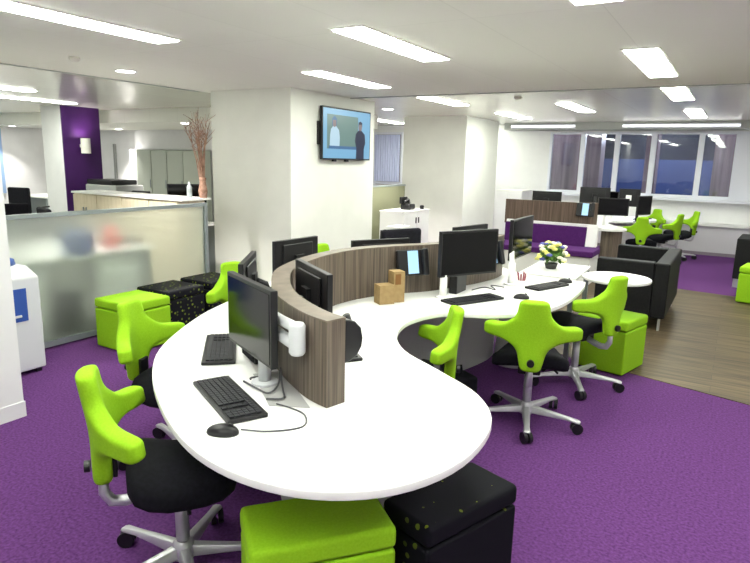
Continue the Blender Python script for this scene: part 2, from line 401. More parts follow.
def downlight(x, y, z, lb, r=.075):
    t = thing('downlight', lb, 'light', (x, y, z), 0, 'round downlights')
    obj('rim', lathe(bmesh.new(), [(r + .02, -.006), (r + .02, 0), (r, 0), (r, -.006), (r + .02, -.006)], seg=24, caps=False), 'frame', t)
    ld = bpy.data.lights.new('downlight_beam', 'SPOT'); ld.energy = 70 if x < -15 else 190; ld.spot_size = math.radians(95); ld.spot_blend = .6; ld.shadow_soft_size = .05; ld.color = (1, .96, .9)
    lo = bpy.data.objects.new('downlight_beam', ld); C.objects.link(lo); lo.parent = t; lo.location = (0, 0, -.03)
    obj('lens', lathe(bmesh.new(), [(r, -.005), (r, -.001)], seg=24), 'lampsmall', t)
downlight(-5.65, 4.3, CE, 'round downlight in the ceiling left of the first white column', .09)
downlight(-5.25, 9.13, CE, 'round downlight between the two white columns', .09)
downlight(-9.2, 8.25, 2.25, 'round downlight in the lowered ceiling, above the grey cupboards')
downlight(-8.05, 8.3, 2.25, 'round downlight in the lowered ceiling, behind the twigs')
downlight(-13.4, 9.9, 2.25, 'round downlight washing the far white wall right of the purple column')
downlight(-12.2, 8.2, 2.25, 'round downlight beside the top of the purple column')
downlight(-15.4, 8.4, 2.25, 'round downlight over the far left white wall')
# wall lamp on the purple column
t = thing('wall_lamp', 'white cylinder wall lamp throwing light up the purple column', 'lamp', (-10.86, 7.18, 1.78))
obj('arm', B(0, .08, -.03, .03, -.03, .03), 'sconce', t)
bm = bmesh.new(); lathe(bm, [(.085, -.14), (.085, .14), (.07, .14), (.07, .05)], .14, 0, 20); obj('lamp_shade', bm, 'sconce', t, smooth=False)
obj('bulb', lathe(bmesh.new(), [(.03, .06), (.05, .08), (.03, .12)], .14, 0, 12), 'bulb', t)

# small ceiling detectors
for x, y, lb in [(-5.3, 3.5, 'small round smoke detector on the ceiling left of the downlight'), (-2.6, 7.9, 'small round detector on the ceiling tiles near the far lights')]:
    tag(obj('smoke_detector', lathe(bmesh.new(), [(.045, CE), (.05, CE - .02), (.03, CE - .04)], x, y, 20), 'sconce'), lb, 'detector')

# ------------------------------------------------------------------ the S-shaped desk
desk = thing('curved_workstation_desk', 'large white S-shaped desk with rounded end and curved wood screen', 'desk', (-1.9, 3.0, 0))
OUT = [(-2.76, 2.8), (-2.63, 2.42), (-2.36, 1.93), (-2.09, 1.64), (-1.745, 1.40), (-1.43, 1.245), (-1.16, 1.197), (-.92, 1.245), (-.735, 1.40), (-.64, 1.65),
       (-.66, 1.96), (-.80, 2.19), (-1.05, 2.36), (-1.32, 2.53), (-1.49, 2.76), (-1.56, 3.05), (-1.475, 3.335), (-1.23, 3.465), (-1.03, 3.675), (-.93, 4.0), (-.91, 4.4), (-.93, 4.75)]
o1 = catmull([Vector(p) for p in OUT], 5, False)
FAR = [(-.96, 4.93), (-1.5, 4.97), (-1.85, 5.25), (-2.2, 5.35), (-2.5, 5.1), (-2.65, 4.7), (-2.8, 4.3), (-2.93, 3.85), (-2.95, 3.4), (-2.87, 3.1)]
o2 = [Vector(FAR[0]), Vector(FAR[1])] + catmull([Vector(p) for p in FAR[1:] + OUT[:1]], 4, False)[1:-1]
outline = [(p.x + 1.9, p.y - 3.0) for p in o1 + o2]
obj('desktop', prism(bmesh.new(), outline, .70, .73), 'white', desk, bevel=.004, seg=1)
CL = [(-1.215, 1.775), (-1.33, 1.81), (-1.50, 1.905), (-1.665, 2.025), (-1.825, 2.19), (-1.985, 2.4), (-2.075, 2.6), (-2.145, 2.85), (-2.17, 3.15), (-2.12, 3.42),
      (-2.0, 3.66), (-1.87, 3.86), (-1.78, 4.08), (-1.70, 4.32), (-1.65, 4.6), (-1.66, 4.8)]
cl = [Vector((p.x + 1.9, p.y - 3.0)) for p in catmull([Vector(p) for p in CL], 6, False)]
obj('screen', ribbon(bmesh.new(), cl, .09, .7305, 1.064), 'veneer', desk)
s = obj('screen_cap', ribbon(bmesh.new(), cl, .0902, 1.064, 1.0700), 'veneertop', desk)
obj('modesty_panel', ribbon(bmesh.new(), cl[6:], .03, 0.03, .699), 'panel', desk)
HG = [(.27, 0), (.25, .15), (.24, .33), (.26, .52), (.33, .66), (.38, .699)]
obj('pedestal', lathe(bmesh.new(), HG, -1.27 + 1.9, 1.99 - 3.0, 40), 'white', desk, smooth=True)
obj('pedestal', lathe(bmesh.new(), [(.17, 0), (.15, .2), (.14, .36), (.15, .55), (.18, .699)], -1.46 + 1.9, 4.78 - 3.0, 32), 'white', desk, smooth=True)
# cable tray plate on the top beside the screen end
bm = bmesh.new(); prism(bm, [(-1.28 + 1.9, 1.70 - 3), (-1.42 + 1.9, 1.63 - 3), (-1.70 + 1.9, 1.85 - 3), (-1.62 + 1.9, 1.95 - 3), (-1.46 + 1.9, 1.835 - 3)], .7305, .7325)
obj('cable_plate', bm, 'panel', desk)

# ------------------------------------------------------------------ saddle chairs
def make_back(bm):
    rows = [(0, .052), (.04, .070), (.10, .078), (.17, .096), (.25, .116), (.33, .114), (.39, .104), (.44, .096), (.485, .092), (.512, .078)]
    def P(x, z):
        y = -.285 + .150 * (abs(x) / .27) ** 1.6 - .11 * max(0, z - .2) + .05 * max(0, .14 - z)
        return bm.verts.new((x, y, .432 + .865 * z))
    cols = []
    for z, w in rows: cols.append([P(-w, z), P(0, z), P(w, z)])
    for a, b in zip(cols, cols[1:]):
        for k in range(2): bm.faces.new((a[k], a[k + 1], b[k + 1], b[k]))
    for sgn, k in ((-1, 0), (1, 2)):
        prev = [cols[i][k] for i in (3, 4, 5, 6)]
        for x, zz in ((.155, (.205, .248, .292, .330)), (.20, (.212, .248, .284, .318)), (.25, (.208, .244, .280, .316)), (.280, (.224, .252, .278, .302))):
            cur = [P(sgn * x, z) for z in zz]
            for i in range(3): bm.faces.new((prev[i], cur[i], cur[i + 1], prev[i + 1]))
            prev = cur
    return bm

def make_seat(bm):
    bmesh.ops.create_cube(bm, size=2.0)
    bmesh.ops.subdivide_edges(bm, edges=bm.edges[:], cuts=5, use_grid_fill=True)
    for v in bm.verts:
        p = v.co; n = Vector(p)
        q = p.copy(); e = 5.0
        L_ = (abs(p.x) ** e + abs(p.y) ** e + abs(p.z) ** e) ** (1 / e)
        q = p / L_
        y = q.y; t = (y + 1) / 2
        wid = .245 - .075 * t ** 1.5
        x = q.x * wid
        z = .455 + q.z * .052 - .075 * (abs(q.x) ** 2.2) * (.25 + .75 * t) + .03 * max(0, -y - .3) + .025 * max(0, y - .2)
        v.co = (x, .012 + y * .205, z)
    return bm

def make_chair(label, bm_green='green'):
    t = thing('saddle_chair', label, 'chair', (0, 0, 0), 0, 'lime saddle chairs')
    bk = obj('backrest', make_back(bmesh.new()), bm_green, t, smooth=True)
    sd = bk.modifiers.new('solid', 'SOLIDIFY'); sd.thickness = .070; sd.offset = 0
    sb = bk.modifiers.new('sub', 'SUBSURF'); sb.levels = 2; sb.render_levels = 2
    obj('hinge_knob', cyl_axis(bmesh.new(), (0, -.326, .50), (0, 1, 0), .022, .02), 'plastic', bk)
    bm = bmesh.new(); box(bm, -.035, .035, -.238, -.222, .455, .56); obj('back_plate', bm, 'plastic', t, bevel=.004)
    obj('seat', make_seat(bmesh.new()), 'black', t, smooth=True)
    obj('mechanism', B(-.07, .07, -.1, .12, .35, .40), 'plastic', t, bevel=.01)
    bm = bmesh.new()
    arc = [(0, -.06, .375), (0, -.14, .352), (0, -.20, .338), (0, -.25, .345), (0, -.275, .385), (0, -.275, .47)]
    tube(bm, arc, [.022, .022, .022, .022, .02, .018], 10); obj('back_bar', bm, 'silver', t, smooth=True)
    obj('lever', tube(bmesh.new(), [(.06, .02, .37), (.15, .02, .365), (.18, .02, .34)], .008, 6), 'plastic', t)
    obj('column', tube(bmesh.new(), [(0, 0, .08), (0, 0, .36)], .027, 14), 'silver', t, smooth=True)
    bm = bmesh.new(); lathe(bm, [(.045, .06), (.05, .09), (.04, .125), (.03, .14)], seg=20)
    for k in range(5):
        a = 2 * PI * k / 5 + .3; ca, sa = math.cos(a), math.sin(a); nx, ny = -sa, ca
        prof = [(.02, .030, .072, .118), (.15, .024, .074, .106), (.26, .019, .074, .096), (.325, .024, .070, .088), (.345, .020, .068, .080)]
        rings = []
        for r, w, z0, z1 in prof:
            c = (ca * r, sa * r)
            rings.append([bm.verts.new((c[0] + s * w * nx * kk, c[1] + s * w * ny * kk, z)) for s, kk, z in ((-1, 1, z0), (1, 1, z0), (1, .65, z1), (-1, .65, z1))])
        for a_, b_ in zip(rings, rings[1:]):
            for i in range(4): bm.faces.new((a_[i], a_[(i + 1) % 4], b_[(i + 1) % 4], b_[i]))
        bm.faces.new(rings[0]); bm.faces.new(rings[-1][::-1])
    obj('star_base', bm, 'silver', t, smooth=False, bevel=.004, seg=1)
    for k in range(5):
        a = 2 * PI * k / 5 + .3; r = .325
        cx, cy = r * math.cos(a), r * math.sin(a)
        ax = Vector((-math.sin(a + .5), math.cos(a + .5), 0))
        bm = bmesh.new()
        for s in (-1, 1): cyl_axis(bm, Vector((cx, cy, .035)) + ax * s * .016, ax, .035, .022, 16)
        obj('castor', bm, 'plastic', t)
    return t

CH = [  # x, y, facing, turn of the star base, seat lift, label
 (-1.745, 1.475, (0.62, 0.785), 40, 0.01, 'lime saddle chair nearest the camera at the left, tucked under the rounded desk end'),
 (-2.46, 2.12, (0.95, 0.31), 20, 0.0, 'lime saddle chair between the left green pouf and the white desk'),
 (-2.91, 3.19, (0.97, -0.25), 0, 0, 'lime saddle chair beyond the desk, near the dotted poufs, by the frosted screen end'),
 (-2.98, 4.45, (1, -0.2), 30, 0, 'lime saddle chair mostly hidden behind the curved wood screen, only its top showing'),
 (-1.55, 2.95, (-0.83, -0.56), 10, -0.04, 'lime saddle chair inside the concave bay of the desk'),
 (-1.012, 3.672, (-0.28, 0.96), -72, 0.0, 'lime saddle chair seen squarely from behind, with its silver star base in full view'),
 (-0.91, 4.55, (-0.91, 0.41), 4, 0.02, 'lime saddle chair turned sideways in front of the right green pouf'),
 (-1.24, 10.52, (-0.05, 1), 10, 0, 'lime saddle chair seen from behind just past the black leather sofa'),
 (-1.44, 12.68, (-0.48, -0.87), 0, -0.03, 'farthest lime saddle chair, under the window sill'),
 (-1.06, 11.5, (-0.94, 0.33), 0, 0, 'lime saddle chair seen edge-on at the far desk'),
 (-0.86, 12.28, (-0.9, -0.43), 15, 0, 'rightmost lime saddle chair of the far desk'),
]
ch0 = None
for x, y, f, leg, lift, lb in CH:
    if ch0 is None:
        r = ch0 = make_chair(lb); ch0.location = (x, y, 0); ch0.rotation_euler = (0, 0, head(*f))
    else: r = dup(ch0, lb, (x, y, 0), head(*f))
    for c in r.children:
        if not c.name.startswith(('star_base', 'castor', 'column')): c.location = (0, 0, lift)
        if c.name.startswith(('star_base', 'castor')): c.rotation_euler = (0, 0, math.radians(leg) - head(*f) - .3)

# ------------------------------------------------------------------ poufs
def pouf(x, y, w, dpt, h, rz, m, label, group):
    t = thing('pouf', label, 'pouf', (x, y, 0), rz, group)
    a, b = w / 2, dpt / 2
    obj('body', B(-a, a, -b, b, .012, h - .085), m, t, bevel=.014, seg=3)
    obj('lid', B(-a - .002, a + .002, -b - .002, b + .002, h - .080, h), m, t, bevel=.02, seg=3)
    return t
GP, BP = 'lime cube poufs', 'black dotted cube poufs'
r20 = math.radians(20)
pouf(-1.093, 1.49, .48, .28, .46, math.radians(50), 'green', 'lime pouf in the foreground, under the near edge of the white desk', GP)
pouf(-4.40, 3.29, .44, .44, .435, 0, 'green', 'lime pouf standing against the frosted screen at the left', GP)
pouf(-.765, 5.16, .42, .42, .45, math.radians(-14), 'green', 'lime pouf under the small round table beside the floor boards', GP)
pouf(.40, 8.85, .46, .46, .46, math.radians(-10), 'green', 'lime pouf at the far right edge of the photo', GP)
pouf(-.775, 1.905, .24, .478, .45, math.radians(-19.6), 'dots', 'black pouf with lime dots under the right of the near desk end', BP)
pouf(-4.56, 3.84, .44, .44, .42, 0, 'dots', 'black dotted pouf directly beside the left lime pouf', BP)
pouf(-4.58, 4.38, .44, .44, .42, 0, 'dots', 'black dotted pouf at the far end of the frosted screen', BP)

# ------------------------------------------------------------------ frosted screen and what stands around it
t = thing('frosted_screen', 'long frosted glass screen in a grey metal frame at the left', 'screen', (-4.89, 2.9, 0))
y0, y1 = -1.6, 1.72
obj('glass_panel', B(-.005, .005, y0 + .03, y1 - .03, .07, 1.12), 'frost', t)
obj('top_rail', B(-.022, .022, y0, y1, 1.12, 1.155), 'alu', t); obj('bottom_rail', B(-.022, .022, y0, y1, 0.02, .07), 'alu', t)
obj('post', B(-.024, .024, y1 - .03, y1 + .012, 0, 1.158), 'alu', t); obj('post', B(-.024, .024, y0 - .012, y0 + .03, 0, 1.158), 'alu', t)

t = thing('recycling_bin', 'pale grey recycling bin with blue lid and blue slot, half behind the white wall end', 'bin', (-4.61, 2.19, 0))
bm = bmesh.new(); prof = [(-.2, .03), (.2, .03), (.2, .74), (.14, .82), (-.14, .82), (-.2, .74)]
lo = [bm.verts.new((x, -.31, z)) for x, z in prof]; hi = [bm.verts.new((x, .31 if z < .8 else .26, z)) for x, z in prof]
bm.faces.new(lo); bm.faces.new(hi[::-1])
for i in range(6): bm.faces.new((lo[i], lo[(i + 1) % 6], hi[(i + 1) % 6], hi[i]))
obj('body', bm, 'bingrey', t, bevel=.015, seg=2)
obj('lid', lathe(bmesh.new(), [(.14, .821), (.135, .86), (.09, .89), (.0001, .90)], seg=28, sx=.9, sy=1.75), 'blue', t, smooth=True)
obj('slot', B(.196, .206, -.20, .20, .42, .665), 'blue', t); obj('handle', B(.206, .216, -.05, .15, .455, .47), 'bingrey', t)
for s in (-1, 1): obj('foot', B(-.18, .18, s * .26 - .02, s * .26 + .02, 0, .04), 'plastic', t)

# desk, pedestal and clutter seen blurred through the glass
t = thing('office_desk', 'white office desk seen blurred through the frosted screen', 'desk', (-5.45, 2.95, 0))
obj('desktop', B(-.4, .4, -1.1, 1.1, .70, .73), 'white', t)
for s in (-1, 1): obj('leg', B(-.38, .38, s * 1.06 - .02, s * 1.06 + .02, 0, .70), 'alu', t)
for y, lb in ((2.7, 'white drawer pedestal under the left of the blurred desk'), (3.72, 'white drawer pedestal under the right of the blurred desk')):
    t = thing('drawer_pedestal', lb, 'drawers', (-5.4, y, 0), 0, 'pedestals behind the frosted screen')
    obj('carcass', B(-.3, .28, -.25, .25, .03, .66), 'white', t)
    for k in range(3): obj('drawer', B(.281, .3, -.24, .24, .05 + k * .205, .24 + k * .205), 'white', t)
tag(obj('folder_box', B(-5.28, -5.1, 3.22, 3.44, .7305, .92), 'blue'), 'blue box file blurred behind the frosted screen', 'box')
bm = bmesh.new(); lathe(bm, [(.09, .7305), (.10, .80), (.03, .95)], -5.25, 3.70, 16); tag(obj('red_bag', bm, 'red', smooth=True), 'red rounded bag blurred behind the frosted screen', 'bag')
t = thing('desk_tray', 'black letter tray blurred at the right of the hidden desk', 'tray', (-5.3, 3.93, .7305))
obj('base', B(-.12, .12, -.10, .10, 0, .02), 'plastic', t); obj('rim', B(-.12, .12, .08, .10, .02, .07), 'plastic', t)
t = thing('waste_bin', 'dark waste bin blurred below the hidden desk', 'bin', (-5.25, 3.20, 0))
obj('body', lathe(bmesh.new(), [(.12, 0), (.15, .4), (.135, .4), (.11, .03)], seg=20), 'plastic', t)
tag(obj('waste_bag', lathe(bmesh.new(), [(.10, .3), (.13, .41), (.05, .43)], -5.25, 3.20, 16), 'panel'), 'grey liner in the dark waste bin behind the glass', 'bag')

# beige cabinets beyond the frosted screen
for i in range(4):
    x = -7.36 + i * .505
    t = thing('beige_cabinet', ['beige cabinet at the left end of the low row, by the purple column', 'beige cabinet second from the left in the low row',
        'beige cabinet third from the left in the low row', 'beige cabinet at the right end of the low row, under the twig vase'][i], 'cabinet', (x, 5.08, 0), 0, 'beige cabinets behind the frosted screen')
    obj('carcass', B(-.25, .25, -.2, .2, 0, 1.125), 'beige', t)
    for s in (-1, 1):
        dd = obj('door', B(s * .124 - .121, s * .124 + .121, -.22, -.202, .06, 1.11), 'beige', t)
        obj('handle', B(s * .03 - .006, s * .03 + .006, -.235, -.22, .8, .95), 'alu', dd)
tag(obj('cabinet_worktop', B(-7.63, -5.50, 4.85, 5.3, 1.1255, 1.15), 'white'), 'pale continuous top over the beige cabinets', 'worktop')
t = thing('twig_vase', 'dark vase of tall dry twigs on the beige cabinets beside the white column', 'vase', (-5.555, 5.225, 1.1505))
obj('vase', lathe(bmesh.new(), [(.045, 0), (.055, .08), (.035, .2), (.045, .24)], seg=20), 'twig', t, smooth=True)
for k in range(16):
    a = random.uniform(0, 2 * PI); sp = random.uniform(.05, .2); hh = random.uniform(.5, .85)
    dx, dy = math.cos(a) * sp - .08, math.sin(a) * sp
    bm = bmesh.new(); P_ = [Vector((math.cos(a) * .02, math.sin(a) * .02, .1)), Vector((dx * .3, dy * .3, .3 + hh * .2)), Vector((dx * .6 + random.uniform(-.03, .03), dy * .6, .3 + hh * .5)), Vector((dx, dy, .2 + hh))]
    tube(bm, P_, [.006, .006, .004, .002], 5)
    for q in range(5):
        b0 = P_[2].lerp(P_[3], q / 6); e_ = b0 + Vector((random.uniform(-.09, .09), random.uniform(-.09, .09), random.uniform(.05, .16)))
        tube(bm, [b0, e_], [.004, .002], 4)
    obj('twig', bm, 'twig', t)
tag(obj('bottle', lathe(bmesh.new(), [(.03, 1.1505), (.032, 1.28), (.015, 1.31), (.015, 1.34)], -5.63, 5.08, 16), 'alu', smooth=True), 'slim grey bottle next to the twig vase', 'bottle')

# ------------------------------------------------------------------ monitors
def monitor(c, n, ztop, label, z0=.7305, w=.51, h=.305, post=None, elbow=None, arm_m='white', tilt=0.0, foot=True, group='black desk monitors', logo=False):
    """c: centre of the screen plan position, n: direction the screen faces."""
    nv = Vector((n[0], n[1])).normalized()
    t = thing('monitor', label, 'monitor', (c[0], c[1], z0), head(nv.x, nv.y), group)
    zc = ztop - z0 - h / 2
    R_ = Matrix.Translation((0, 0, zc)) @ Matrix.Rotation(tilt, 4, 'X')
    bm = bmesh.new(); e = .016
    box(bm, -w / 2, w / 2, -.018, .012, -h / 2, h / 2, R_)
    body = obj('housing', bm, 'plastic', t, bevel=.004)
    obj('screen', box(bmesh.new(), -w / 2 + e, w / 2 - e, .012, .0145, -h / 2 + e, h / 2 - e, R_), 'screen', t)
    obj('rear_cover', box(bmesh.new(), -w * .34, w * .34, -.030, -.018, -h * .30, h * .40, R_), 'plastic', t, bevel=.008)
    obj('mount_plate', box(bmesh.new(), -.045, .045, -.052, -.030, -.045, .045, R_), arm_m, t)
    # arm: post on the desk, link to the plate
    inv = Matrix.Rotation(-head(nv.x, nv.y), 3, 'Z')
    if post is None: p = Vector((0, -.12, 0))
    else:
        p = inv @ Vector((post[0] - c[0], post[1] - c[1], 0))
    zp = zc + .01 if elbow else min(zc, .17)
    obj('post', tube(bmesh.new(), [(p.x, p.y, .012), (p.x, p.y, zp)], .026, 14), arm_m, t, smooth=True)
    obj('clamp_foot', lathe(bmesh.new(), [(.055, 0), (.055, .01), (.024, .014)], p.x, p.y, 20), arm_m, t)
    bm = bmesh.new()
    q = Vector((0, -.052, zc))
    if elbow:
        e1 = inv @ Vector((elbow[0] - c[0], elbow[1] - c[1], 0))
        u = (Vector((q.x, q.y, 0)) - e1).normalized()
        for dz, r_ in ((.03, .021), (-.04, .024)):
            tube(bm, [(e1.x, e1.y, zc + dz), (e1.x + u.x * .13, e1.y + u.y * .13, zc + dz * .9), (q.x, q.y - .012, zc + dz * .8)], r_, 12)
        tube(bm, [(e1.x, e1.y, zc - .075), (e1.x, e1.y, zc - .065), (e1.x, e1.y, zc + .04), (e1.x, e1.y, zc + .05)], [.024, .032, .032, .026], 16)
    else:
        tube(bm, [(p.x, p.y, zp - .03), (p.x * .5, p.y * .5 - .045, (zp + q.z) / 2), (q.x, q.y, q.z)], .02, 10)
    obj('arm', bm, arm_m, t, smooth=True)
    return t

monitor((-1.685, 1.825), (-.43, -.9), 1.15, 'monitor in the foreground on a white arm, its screen glinting green', post=(-1.585, 1.795), elbow=(-1.36, 1.725), h=.315, w=.475, arm_m='bingrey', z0=.733)
monitor((-1.75, 2.35), (.56, .83), 1.13, 'black monitor leaning inside the curve of the wood screen, seen from behind', h=.30, w=.48, post=(-1.775, 2.325), arm_m='plastic')
monitor((-2.40, 2.58), (-.83, -.56), 1.08, 'black monitor seen almost edge-on left of the curved wood screen', h=.28, w=.50, arm_m='plastic')
monitor((-2.63, 3.32), (-1, .06), 1.095, 'monitor showing its back between the wood screen and the white column', w=.45, h=.31, arm_m='plastic')
monitor((-2.31, 3.965), (-.87, .5), 1.055, 'monitor whose upper edge shows over the middle of the wood screen', arm_m='plastic')
monitor((-1.555, 3.89), (.88, -.47), 1.19, 'dark monitor facing forward on a white post, right of the wall phone', post=(-1.66, 3.72), h=.315, arm_m='white')
monitor((-1.95, 4.88), (-.97, .2), 1.115, 'monitor peeking out just above the forward-facing dark monitor', arm_m='plastic')
monitor((-1.49, 4.87), (1, .02), 1.215, 'tall-looking dark monitor seen at a slant above the white post near the flowers', post=(-1.42, 4.45), h=.325, w=.58)

# ------------------------------------------------------------------ keyboards and mice
def keyboard(cx, cy, ux, uy, label, w=.44, d=.15, z=.7305):
    t = thing('keyboard', label, 'keyboard', (cx, cy, z), math.atan2(uy, ux), 'black keyboards')
    bm = bmesh.new(); prism(bm, [(-w / 2, -d / 2), (w / 2, -d / 2), (w / 2, d / 2), (-w / 2, d / 2)], 0, .016)
    obj('base', bm, 'plastic', t, bevel=.004)
    bm = bmesh.new()
    for r in range(6):
        for k in range(20):
            kw = (w - .03) / 20
            x = -w / 2 + .015 + k * kw; y = -d / 2 + .012 + r * (d - .03) / 6
            if k in (14, 16) and r < 5: continue
            box(bm, x + .001, x + kw - .002, y + .001, y + (d - .03) / 6 - .002, .016, .022)
    obj('keys', bm, 'keys', t)
    return t
def mouse(x, y, a, label, z=.7305):
    t = thing('mouse', label, 'mouse', (x, y, z), a, 'black mice')
    bm = bmesh.new(); bmesh.ops.create_uvsphere(bm, u_segments=20, v_segments=12, radius=1)
    for v in bm.verts:
        v.co = (v.co.x * .032 * (1 + .1 * v.co.y), v.co.y * .056, max(v.co.z, -.15) * .030 + .0045)
    obj('shell', bm, 'plastic', t, smooth=True)
    obj('wheel', cyl_axis(bmesh.new(), (0, .028, .029), (1, 0, 0), .009, .007, 12), 'keys', t)
    return t
keyboard(-1.585, 1.585, .9, -.46, 'nearest black keyboard, on the rounded desk end beside a mouse')
keyboard(-2.055, 2.01, -.68, .73, 'black keyboard at the left rim of the desk behind the foreground monitor')
keyboard(-1.455, 3.755, .45, .89, 'black keyboard below the forward-facing dark monitor')
keyboard(-1.16, 4.53, .36, .93, 'small-looking keyboard by the pencil pot near the flowers', w=.38, d=.13)
keyboard(-1.612, 2.36, .78, -.62, 'keyboard inside the curve, only its corner poking out behind the screen end', d=.12)
mouse(-1.395, 1.365, math.radians(-62), 'black mouse on the rounded desk end, cable trailing')
mouse(-1.20, 4.02, math.radians(-62), 'black mouse between the two right-hand keyboards')
mouse(-1.09, 4.80, math.radians(-62), 'black mouse at the right end of the desk near the flowers')
tag(obj('mouse_cable', tube(bmesh.new(), catmull([Vector(p) for p in [(-1.355, 1.41, .738), (-1.27, 1.46, .734), (-1.20, 1.55, .734), (-1.25, 1.63, .735), (-1.33, 1.65, .736), (-1.40, 1.65, .7365)]], 6, False), .003, 6), 'cable'),
    'thin grey cable curling from the nearest mouse towards the wood screen', 'cable')
bm = bmesh.new()
for pts in ([(-1.46, 1.66, .739), (-1.41, 1.70, .739), (-1.46, 1.76, .741), (-1.50, 1.80, .76), (-1.515, 1.815, .80)], [(-1.66, 1.75, .739), (-1.56, 1.72, .739), (-1.49, 1.71, .739), (-1.50, 1.78, .75), (-1.53, 1.83, .80)],
            [(-1.64, 1.77, .745), (-1.66, 1.80, .739), (-1.62, 1.86, .745), (-1.60, 1.87, .82)]):
    tube(bm, catmull([Vector(p) for p in pts], 6, False), .004, 6)
tag(obj('cable_tangle', bm, 'cable'), 'tangle of cables below the foreground monitor', 'cable')
tag(obj('cable_tangle', tube(bmesh.new(), catmull([Vector(p) for p in [(-1.58, 4.05, .736), (-1.50, 4.09, .76), (-1.44, 4.16, .736), (-1.50, 4.23, .75), (-1.42, 4.30, .735)]], 6, False), .004, 6), 'cable'),
    'loose cable loop between the two right-hand monitors', 'cable')
tag(obj('docking_box', B(-1.68, -1.62, 3.86, 4.04, .7305, .86), 'plastic', bevel=.006), 'black box behind the keyboard under the forward-facing dark monitor', 'box')
# dark speaker behind the foreground keyboard
t = thing('black_speaker', 'small black box standing behind the foreground monitor', 'speaker', (-1.83, 2.02, .7305), math.radians(-30))
obj('cabinet', B(-.09, .09, -.04, .04, 0, .19), 'plastic', t, bevel=.006); obj('front_grille', B(-.08, .08, -.046, -.04, .01, .18), 'black', t)

# ------------------------------------------------------------------ phones hung on the screens
def phone(c, n, z, label, lit=True, s=1.0):
    t = thing('desk_phone', label, 'phone', (c[0], c[1], z), head(*n), 'black phones on the wood screens')
    Rm = Matrix.Rotation(math.radians(12), 4, 'X')
    obj('body', box(bmesh.new(), -.14 * s, .12 * s, .005, .045, -.10 * s, .10 * s, Rm), 'plastic', t, bevel=.012, seg=3)
    hs = obj('handset', box(bmesh.new(), -.135 * s, -.085 * s, .046, .078, -.105 * s, .105 * s, Rm), 'plastic', t, bevel=.014, seg=3)
    if lit: obj('screen', box(bmesh.new(), -.055 * s, .035 * s, .0455, .0485, -.085 * s, .09 * s, Rm), 'bluescreen', t)
    obj('bracket', B(-.05, .05, -.012, .012, -.09, .09), 'plastic', t)
    return t
phone((-1.90, 3.655), (.83, -.55), .955, 'black phone with a pale blue lit screen hung on the middle of the wood screen', s=.9)
phone((-1.605, 4.40), (1, -.25), .955, 'black phone with a blue lit screen half hidden by the forward-facing dark monitor', s=.9)
t = thing('desk_phone', 'black phone seen from the side at the near end of the wood screen', 'phone', (-1.30, 1.905, .945), head(.29, .96), 'black phones on the wood screens')
bm = bmesh.new()
prof = [(-.085, .03), (-.07, .065), (-.035, .09), (0, .095), (.045, .085), (.075, .055), (.085, .03)]
vs = []
for s in (-.07, .05):
    vs.append([bm.verts.new((s, y, -z if False else z)) for z, y in [(p[0], p[1]) for p in prof]] + [bm.verts.new((s, 0.0, .09)), bm.verts.new((s, 0.0, -.09))])
n_ = len(vs[0])
for i in range(n_): bm.faces.new((vs[0][i], vs[0][(i + 1) % n_], vs[1][(i + 1) % n_], vs[1][i]))
bm.faces.new(vs[0][::-1]); bm.faces.new(vs[1])
obj('body', bm, 'plastic', t, bevel=.008)
obj('handset', tube(bmesh.new(), [(-.045, .075, -.09), (-.045, .105, -.035), (-.045, .11, .02), (-.045, .08, .075)], [.02, .014, .014, .018], 10), 'plastic', t, smooth=True)

# card holders
t = thing('card_holder', 'low tan card box against the wood screen', 'box', (-1.905, 3.335, .7305), math.radians(55))
obj('body', B(-.055, .05, -.045, .045, 0, .125), 'card', t)
t = thing('card_holder', 'taller tan card box standing beside the low one', 'box', (-1.872, 3.432, .7305), math.radians(55))
obj('body', B(-.04, .04, -.045, .045, 0, .205), 'card', t); obj('opening', B(-.03, .01, -.047, -.045, .12, .19), 'carddark', t)

# pencil pot near the flowers
t = thing('pencil_pot', 'small pot of dull red pencils by the right-hand keyboard', 'pot', (-1.315, 4.37, .7305))
obj('pot', lathe(bmesh.new(), [(.027, 0), (.03, .06), (.026, .06), (.022, .01)], seg=20), 'white', t)
for k in range(9):
    a = k * .7; obj('pencil', tube(bmesh.new(), [(0.015 * math.cos(a), .015 * math.sin(a), .015), (.032 * math.cos(a), .032 * math.sin(a), .10 + .012 * (k % 3))], .005, 6), 'pink', t)
t = thing('computer_bag', 'black bag with a handle on the carpet under the desk', 'bag', (-1.50, 3.56, 0.0), math.radians(60))
obj('body', B(-.17, .17, -.09, .09, 0.0, .24), 'black', t, bevel=.03, seg=3)
obj('handle', tube(bmesh.new(), [(-.09, 0, .23), (-.08, 0, .30), (.08, 0, .30), (.09, 0, .23)], .010, 8), 'black', t)

